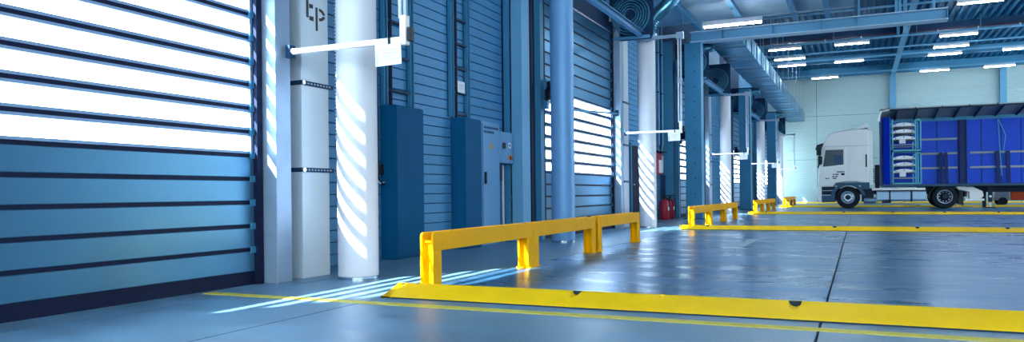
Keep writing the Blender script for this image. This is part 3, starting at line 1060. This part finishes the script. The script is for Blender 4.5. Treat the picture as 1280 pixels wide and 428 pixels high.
flex('shiny flexible duct bending up from the sunlit column top', (-4.42, 17.5, 4.46), [(0, 0, 0), (0.0, 0, 0.18), (0.12, 0, 0.42), (0.40, 0, 0.66), (0.62, 0.1, 1.0), (0.62, 0.2, 1.35)], 0.16)
fx = flex('shiny flexible duct elbow joining the hung duct at the bolted pillar', (-4.60, 24.0, 4.1), [(0, 0, 0), (0.0, 0, 0.55), (0.06, 0, 0.95), (0.30, 0, 1.15), (0.48, 0, 1.17), (0.56, 0, 1.20)], 0.13)
dup(fx, (-4.5, 35.3, 4.1), 'small flexible duct elbow by the second bolted pillar')
dup(fx, (-4.5, 46.6, 4.1), 'tiny flexible duct elbow by the farthest bolted pillar')
flex('flexible duct on the nearest striped column top', (-4.50, 6.2, 4.46), [(0, 0, 0), (0.0, 0, 0.18), (0.12, 0, 0.42), (0.40, 0, 0.66), (0.62, 0.1, 1.0), (0.62, 0.2, 1.35)], 0.16)

# ================================================================== TRUCK
TY = 37.4      # near side plane of tractor and trailer


def wheel(parent, x, y, r=0.5, w=0.30, dual=False, front=True):
    t = MB()
    prof = [(0.29, 0.0), (0.40, -0.005), (r - 0.04, 0.0), (r - 0.008, 0.03), (r, 0.07), (r, w - 0.07), (r - 0.008, w - 0.03), (r - 0.04, w), (0.29, w)]
    t.lathe(prof, (0, 0, r), 'y', 36, True)
    if dual:
        t.lathe([(a, h + w + 0.06) for a, h in prof], (0, 0, r), 'y', 36, True)
    ty = t.build('wheel', 'tyre', parent, (x, y, 0), smooth=True)
    if front:
        pr = [(0.29, 0.02), (0.30, 0.0), (0.27, 0.01), (0.25, 0.05), (0.21, 0.03), (0.17, -0.01), (0.0, -0.01)]
    else:
        pr = [(0.29, 0.02), (0.30, 0.0), (0.26, 0.02), (0.24, 0.13), (0.16, 0.15), (0.15, 0.06), (0.10, 0.02), (0.0, 0.02)]
    MB().lathe(pr, (0, 0, r), 'y', 32).build('rim', 'rim' if front else 'hub', ty, smooth=True)
    if not front:
        MB().lathe([(0.262, 0.005), (0.30, -0.006), (0.30, 0.02), (0.262, 0.025)], (0, 0, r), 'y', 32, True).build('rim_ring', 'rim', ty, smooth=True)
    nm = MB()
    for i in range(10):
        a = 2 * PI * i / 10
        rr = 0.20 if front else 0.205
        yy = 0.02 if front else 0.13
        nm.lathe([(0, -0.05), (0.022, -0.05), (0.025, 0.03), (0, 0.03)], (rr * math.cos(a), yy, r + rr * math.sin(a)), 'y', 8)
    nm.build('wheel_nut', 'hub' if front else 'rim', ty)
    MB().lathe([(0, -0.045), (0.10, -0.04), (0.12, 0.0), (0.12, 0.04), (0, 0.04)], (0, 0, r), 'y', 20).build('hub_cap', 'hub', ty, smooth=True)
    return ty


tk = thing('tractor_truck', 'white tractor truck with high roof facing left', 'truck', (0, TY, 0))
W = 2.48
# cab shell
cabp = [(-1.62, 0.98), (-1.68, 1.25), (-1.64, 1.80), (-1.50, 2.75), (-1.42, 2.98), (-1.31, 3.22), (-1.18, 3.38), (-1.0, 3.46), (-0.40, 3.55), (0.40, 3.55), (0.46, 3.46),
        (0.46, 1.02), (0.22, 1.00), (0.10, 1.12), (-0.05, 1.20), (-0.78, 1.20), (-0.95, 1.10), (-1.02, 0.98)]
MB().prism(cabp, 'y', 0, W).build('cab', 'truck', tk, bevel=0.06, seg=3, smooth=True)
# lower front: bumper and step box
MB().prism([(-1.60, 0.28), (-1.70, 0.36), (-1.72, 0.95), (-1.62, 1.0), (-1.52, 1.0), (-1.52, 0.26)], 'y', 0.02, W - 0.02).build('bumper', 'truck', tk, bevel=0.03)
B(-1.52, -0.98, 0.04, W - 0.04, 0.62, 0.98).build('step_well', 'chassis', tk)
B(-1.52, -0.98, 0.02, W - 0.02, 0.28, 0.60).build('lower_step', 'truck_grey', tk, bevel=0.02)
for z in (0.60, 0.80):
    B(-1.50, -1.0, 0.0, 0.12, z, z + 0.025).build('step_tread', 'rim', tk)
# wheel arch
ar = MB()
pts_o, pts_i = [], []
for s_ in range(15):
    a = math.radians(8 + 164 * s_ / 14)
    pts_o.append((-0.43 + 0.72 * math.cos(a), 0.50 + 0.66 * math.sin(a)))
    pts_i.append((-0.43 + 0.57 * math.cos(a), 0.50 + 0.55 * math.sin(a)))
for s_ in range(14):
    ar.prism([pts_o[s_], pts_o[s_ + 1], pts_i[s_ + 1], pts_i[s_]], 'y', -0.02, W + 0.02)
ar.build('wheel_arch', 'truck_grey', tk)
B(0.10, 0.46, 0.0, W, 0.86, 1.03).build('side_skirt', 'truck_grey', tk)
B(-0.95, 0.46, -0.012, 0.0, 1.03, 1.16).build('sill_panel', 'truck_grey', tk)
# door panel with glass
dp = MB().prism([(-1.50, 1.10), (-0.56, 1.22), (-0.50, 1.30), (-0.50, 2.74), (-1.38, 2.74), (-1.52, 1.95)], 'y', -0.018, 0.02).build('cab_door', 'truck', tk, bevel=0.008)
MB().prism([(-1.46, 1.90), (-0.60, 1.98), (-0.60, 2.66), (-1.34, 2.66)], 'y', -0.024, -0.016).build('side_window', 'glass', dp)
MB().prism([(-1.02, 1.98), (-0.66, 2.02), (-0.66, 2.42), (-1.02, 2.42)], 'y', -0.03, -0.022).build('quarter_glass', 'truck_grey', dp)
B(-0.70, -0.56, -0.04, -0.018, 1.50, 1.60).build('door_handle', 'black', dp)
pr = MB()
for i, (a, b, z) in enumerate(((-1.05, -0.98, 1.52), (-0.95, -0.80, 1.52), (-1.08, -0.98, 1.42), (-0.96, -0.84, 1.42), (-1.05, -0.90, 1.34), (-1.36, -1.28, 1.34), (-1.26, -1.20, 1.34))):
    pr.box(a, b, -0.0205, -0.018, z, z + 0.05)
pr.box(-0.88, -0.56, -0.0205, -0.018, 1.63, 1.68)
pr.build('door_print', 'ink_dark', dp, label='small dark lettering on the cab door')
B(-0.30, 0.05, -0.008, 0.0, 1.95, 2.68).build('side_flap', 'truck', tk, bevel=0.004)
B(0.30, 0.36, -0.014, 0.0, 1.85, 2.42).build('air_slot', 'black', tk)
B(-1.36, 0.45, -0.008, 0.0, 2.80, 2.83).build('roof_joint', 'ink', tk)
# windscreen, visor, mirrors
MB().prism([(-1.70, 1.86), (-1.56, 2.72), (-1.50, 2.72), (-1.60, 1.86)], 'y', 0.15, W - 0.15).build('windscreen', 'glass', tk)
MB().prism([(-1.50, 2.78), (-1.78, 2.70), (-1.72, 2.90), (-1.45, 2.98)], 'y', 0.02, W - 0.02).build('sun_visor', 'black', tk)
B(-1.72, -1.52, -0.26, -0.02, 2.42, 2.78).build('mirror', 'black', tk, bevel=0.03)
B(-1.66, -1.48, -0.24, -0.02, 2.0, 2.38).build('mirror', 'black', tk, bevel=0.03)
MB().tube([(-1.55, -0.14, 1.95), (-1.62, -0.18, 2.0), (-1.62, -0.18, 2.8), (-1.52, -0.05, 2.84)], 0.02, 6).build('mirror_arm', 'black', tk)
# roof spoiler and side deflector
MB().prism([(-0.30, 3.54), (0.34, 3.81), (0.42, 3.81), (0.42, 3.60), (0.34, 3.62), (-0.16, 3.55)], 'y', 0.2, W - 0.2).build('roof_spoiler', 'truck', tk, bevel=0.02)
B(0.30, 0.36, 0.25, 0.40, 3.5, 3.72).build('spoiler_strut', 'truck_grey', tk)
MB().prism([(0.46, 1.05), (0.60, 1.05), (0.60, 3.45), (0.46, 3.50)], 'y', 0.03, 0.06).build('side_deflector', 'truck', tk)
# chassis, tanks, air gear
for ya in (0.80, W - 0.90):
    B(-1.4, 4.2, ya, ya + 0.10, 0.62, 0.90).build('chassis_beam', 'chassis', tk)
B(0.55, 2.65, 0.05, 0.9, 0.80, 0.90).build('catwalk', 'truck', tk, bevel=0.01)
B(0.14, 0.62, 0.15, 0.8, 0.30, 0.86).build('battery_box', 'chassis', tk, bevel=0.03)
MB().lathe([(0, 0), (0.12, 0.0), (0.14, 0.04), (0.14, 0.46), (0.12, 0.5), (0, 0.5)], (0.22, 0.25, 0.36), 'x', 18).build('air_tank', 'tank', tk, smooth=True)
for a, b in ((0.74, 1.24), (1.28, 2.08), (2.14, 2.68)):
    MB().prism([(0.10, 0.33), (0.05, 0.38), (0.05, 0.72), (0.10, 0.77), (0.70, 0.77), (0.75, 0.72), (0.75, 0.38), (0.70, 0.33)], 'x', a, b).build('fuel_tank', 'tank', tk, bevel=0.015)
for a in (1.26, 2.11):
    B(a - 0.03, a + 0.03, 0.035, 0.77, 0.30, 0.79).build('tank_strap', 'chassis', tk)
B(0.95, 1.30, 0.06, 0.5, 0.24, 0.32).build('tank_guard', 'chassis', tk)
wheel(tk, -0.43, 0.03, front=True)
wheel(tk, -0.43, W - 0.33, front=True)
wheel(tk, 3.38, 0.03, dual=True, front=False)
wheel(tk, 3.38, W - 0.69, dual=True, front=False)
mg = MB()
po, pi_ = [], []
for s_ in range(13):
    a = math.radians(-8 + 196 * s_ / 12)
    po.append((3.38 + 0.60 * math.cos(a), 0.50 + 0.56 * math.sin(a)))
    pi_.append((3.38 + 0.57 * math.cos(a), 0.50 + 0.53 * math.sin(a)))
for s_ in range(12):
    mg.prism([po[s_], po[s_ + 1], pi_[s_ + 1], pi_[s_]], 'y', 0.0, 0.70)
mg.build('rear_mudguard', 'black', tk)
MB().prism([(3.86, 0.18), (4.08, 0.12), (4.06, 0.72), (3.92, 0.80)], 'y', 0.05, 0.68).build('mud_flap', 'black', tk)
B(2.4, 3.9, 0.85, W - 0.85, 0.88, 0.97).build('fifth_wheel', 'chassis', tk)
B(4.12, 4.2, 0.1, W - 0.1, 0.50, 0.72).build('rear_crossmember', 'chassis', tk)
B(4.2, 4.22, 0.12, 0.4, 0.55, 0.66).build('rear_light', 'red', tk)

# ================================================================== TRAILER
tl = thing('semi_trailer', 'open curtain sided trailer with blue tarpaulin behind the truck cab', 'trailer', (0, TY, 0))
TX1 = 14.4
B(0.95, TX1, 0.0, W, 0.94, 1.06).build('load_deck', 'chassis', tl)
B(0.95, TX1, -0.01, 0.0, 0.96, 1.05).build('side_rail', 'truck_grey', tl)
for ya in (0.95, W - 1.07):
    B(4.3, TX1, ya, ya + 0.12, 0.68, 0.94).build('trailer_beam', 'chassis', tl)
# front wall, gathered near curtain, far curtain, rear frame
B(0.92, 0.98, 0.0, W, 1.0, 4.10).build('front_wall', 'blue_dark', tl)
fold = MB()
n = 9
pts = []
for i in range(n):
    xx = 0.99 + 0.32 * i / (n - 1)
    pts.append((xx, 0.0 if i % 2 else 0.09))
pts += [(1.31, 0.16), (0.99, 0.16)]
fold.prism(pts, 'z', 1.0, 4.02)
fold.build('gathered_curtain', 'blue_tarp', tl)
xs_ = [0.98, 2.55, 3.30, 4.15, 5.05, 5.80, 6.55, 7.4, 8.3, 9.2, 10.4, 11.6, 12.8, TX1]
for i in range(len(xs_) - 1):
    B(xs_[i] + 0.02, xs_[i + 1] - 0.02, W - 0.05, W - 0.02, 1.06, 3.96).build('far_curtain_panel', 'blue_tarp', tl)
B(0.98, TX1, W - 0.045, W - 0.0, 1.06, 3.96).build('far_curtain_backing', 'blue_dark', tl)
B(0.98, TX1, W - 0.09, W + 0.0, 3.96, 4.12).build('far_roof_rail', 'steel', tl)
B(0.92, TX1, -0.02, 0.06, 4.31, 4.37).build('near_roof_rail', 'chassis', tl)
for i in range(12):
    B(1.25 + i * 1.02, 1.29 + i * 1.02, -0.03, 0.0, 4.36, 4.42).build('roof_runner', 'hub', tl)
MB().prism([(-0.02, 4.37), (W, 4.12), (W, 4.16), (-0.02, 4.41)], 'x', 0.90, TX1).build('roof_sheet', 'board', tl)
for i in range(14):
    MB().prism([(0.0, 4.30), (W, 4.05), (W, 4.12), (0.0, 4.368)], 'x', 1.55 + i * 0.80, 1.61 + i * 0.80).build('roof_bow', 'chassis', tl)
MB().prism([(0.80, 3.85), (0.84, 4.10), (0.92, 4.32), (1.30, 4.38), (1.28, 4.32), (0.98, 4.28), (0.92, 4.05), (0.90, 3.85)], 'y', -0.03, 0.35).build('roof_corner', 'truck', tl)
# stanchions and boards on the far side
for x, wd, mt in ((4.18, 0.22, 'blue_dark'), (4.42, 0.05, 'chassis'), (7.0, 0.22, 'blue_dark'), (9.8, 0.22, 'blue_dark')):
    B(x, x + wd, W - 0.16, W - 0.06, 1.06, 3.96).build('stanchion', mt, tl)
for a, b, z in ((2.6, 4.1, 3.12), (2.6, 4.1, 2.46), (4.6, 9.0, 2.46), (2.6, 4.1, 1.80), (4.6, 9.0, 1.80), (9.2, 12.5, 2.46), (9.2, 12.5, 1.8)):
    B(a, b, W - 0.11, W - 0.07, z - 0.045, z + 0.045).build('side_board', 'board', tl)
for x in (3.42, 3.62, 5.62, 6.02):
    MB().prism([(x, 1.06), (x + 0.12, 1.06), (x + 0.09, 2.5), (x - 0.06, 2.5)], 'y', W - 0.18, W - 0.12).build('hanging_strap', 'blue_dark', tl)
MB().tube([(5.70, W - 0.2, 3.9), (5.95, W - 0.2, 3.2), (5.86, W - 0.2, 2.4)], 0.012, 6).build('lashing_belt', 'teal_rack', tl)
MB().tube([(5.66, W - 0.2, 3.9), (5.72, W - 0.2, 2.9), (5.80, W - 0.2, 1.4)], 0.012, 6).build('lashing_belt', 'teal_rack', tl)
# pale pallet locker and landing leg
MB().prism([(3.70, 0.92), (4.45, 0.92), (4.80, 0.72), (4.84, 0.52), (4.72, 0.40), (4.32, 0.40), (4.30, 0.70), (3.80, 0.84)], 'y', 0.25, 0.65).build('side_locker', 'truck', tl, bevel=0.02)
B(4.15, 4.86, 0.22, 0.66, 0.32, 0.40).build('locker_step', 'truck', tl)
B(5.02, 5.16, 0.3, 0.45, 0.25, 0.94).build('landing_leg', 'chassis', tl)
B(4.94, 5.24, 0.2, 0.55, 0.0, 0.05).build('landing_foot', 'chassis', tl)
B(5.06, 5.12, 0.3, 0.38, 0.05, 0.25).build('landing_leg', 'rim', tl)
B(5.02, 5.16, W - 0.45, W - 0.3, 0.0, 0.94).build('landing_leg', 'chassis', tl)
MB().lathe([(0, 0), (0.05, 0), (0.05, 0.02), (0, 0.02)], (5.09, 0.28, 0.50), 'y', 12).build('side_reflector', 'paper', tl)
for x in (9.3, 10.6, 11.9):
    wheel(tl, x, 0.03, front=False)
    wheel(tl, x, W - 0.33, front=False)
# spare wheel rack behind the cab: dark cylinder with cable coils
AO = (0.78, 0.3, 0.90)
B(-0.10, 0.10, 0.0, 0.3, 0.0, 1.05).build('air_line_stand', 'chassis', tk, AO, bevel=0.03)
co = []
for i in range(60):
    a = i * 0.7
    co.append((-0.17 + 0.06 * math.cos(a), 0.05 + 0.06 * math.sin(a), 0.25 + i * 0.011))
MB().tube(co, 0.014, 6).build('coiled_line', 'black', tk, AO, smooth=True)

# cargo: two stacked racks with white car body panels
RK = ['lower turquoise rack on the trailer deck holding car panels', 'upper turquoise rack stacked on the lower one in the trailer']
CP = [['lowest', 'middle', 'top'], ['lowest', 'middle', 'top']]
c_first = None
for r_ in range(2):
    zb = 1.06 + r_ * 1.46
    rk = thing('cargo_rack', RK[r_], 'rack', (1.36, TY + 0.2, zb))
    for x in (0.02, 0.92, 1.12):
        for y in (0.05, 1.85):
            B(x, x + 0.05, y, y + 0.05, 0, 1.40).build('upright', 'teal_rack', rk)
    for y in (0.05, 1.85):
        B(0.02, 1.17, y, y + 0.05, 0.0, 0.06).build('bottom_rail', 'teal_rack', rk)
        B(0.92, 1.17, y, y + 0.05, 1.34, 1.40).build('top_rail', 'teal_rack', rk)
        B(0.02, 1.0, y, y + 0.03, 0.26, 0.30).build('shelf_rail', 'board', rk)
    B(0.02, 1.17, 0.05, 1.9, 0.06, 0.08).build('floor_sheet', 'truck_grey', rk)
    B(0.30, 0.55, 0.0, 0.05, 0.34, 0.52).build('label_card', 'paper', rk)
    for i in range(3):
        loc = (1.40, TY + 0.28, zb + 0.50 + i * 0.29)
        lab = '%s white curved car panel in the %s rack' % (CP[r_][i], ['lower', 'upper'][r_])
        if c_first is None:
            m = MB()
            n = 14
            top_, bot = [], []
            for q in range(n + 1):
                t = q / n
                xx = 0.90 * t
                zz = 0.12 * math.sin(PI * t) ** 0.7
                th = 0.15 * (0.35 + 0.65 * math.sin(PI * t))
                top_.append((xx, zz + 0.06))
                bot.append((xx, zz + 0.06 - th))
            m.prism(top_ + bot[::-1], 'y', 0.0, 1.5)
            c_first = thing('car_panel', lab, 'car panel', loc, 'white car panels in the racks')
            m.build('shell', 'truck', c_first, smooth=True)
            rm = MB().prism([(p[0] * 0.94 + 0.02, p[1] - 0.005) for p in bot] + [(p[0] * 0.94 + 0.02, p[1] - 0.035) for p in bot[::-1]], 'y', 0.02, 1.45)
            rm.build('inner_lip', 'board', c_first)
            hl = MB()
            for xx in (0.12, 0.45, 0.78):
                zz = 0.06 + 0.11 * math.sin(PI * xx / 0.9) ** 0.7
                hl.box(xx - 0.025, xx + 0.025, -0.006, 0.0, zz - 0.06, zz - 0.025)
            hl.build('fixing_hole', 'hub', c_first)
        else:
            dup(c_first, loc, lab, 'white car panels in the racks')

# tow tractor seen under the trailer
tt = thing('tow_tractor', 'low grey and orange tow tractor behind the trailer', 'tow tractor', (6.0, 43.6, 0))
MB().prism([(0.0, 0.25), (0.06, 0.62), (0.30, 0.78), (0.72, 0.80), (0.72, 0.25)], 'y', 0, 1.1).build('nose', 'board', tt, bevel=0.04)
B(0.72, 2.5, 0, 1.1, 0.25, 0.85).build('body', 'orange', tt, bevel=0.05)
B(0.35, 0.62, -0.01, 0.0, 0.46, 0.62).build('side_plate', 'tank', tt)
B(1.5, 2.1, 0.2, 0.9, 0.85, 1.05).build('seat', 'black', tt, bevel=0.05)
B(2.05, 2.2, 0.2, 0.9, 1.05, 1.45).build('seat_back', 'black', tt, bevel=0.04)
for x in (0.40, 2.1):
    for y in (-0.06, 0.94):
        MB().lathe([(0.0, 0.0), (0.12, 0.0), (0.18, 0.0), (0.20, 0.03), (0.20, 0.19), (0.18, 0.22), (0, 0.22)], (x, y, 0.20), 'y', 24).build('wheel', 'tyre', tt, smooth=True)
MB().tube([(1.25, 0.55, 0.85), (1.38, 0.55, 1.15)], 0.02, 8).build('steering_column', 'black', tt)
MB().lathe([(0.15, 0), (0.18, 0), (0.18, 0.03), (0.15, 0.03)], (1.38, 0.55, 1.15), 'z', 20, True).build('steering_wheel', 'black', tt, smooth=True)

# tiny joined pieces (print, slots, nuts, fins) are not countable in the photograph
for o in bpy.data.objects:
    if o.parent and o.name.split('.')[0] in ('print', 'door_print', 'slot', 'strap_hole', 'wheel_nut', 'cooling_fin', 'fixing_hole', 'spiral_rail'):
        o['kind'] = 'stuff'
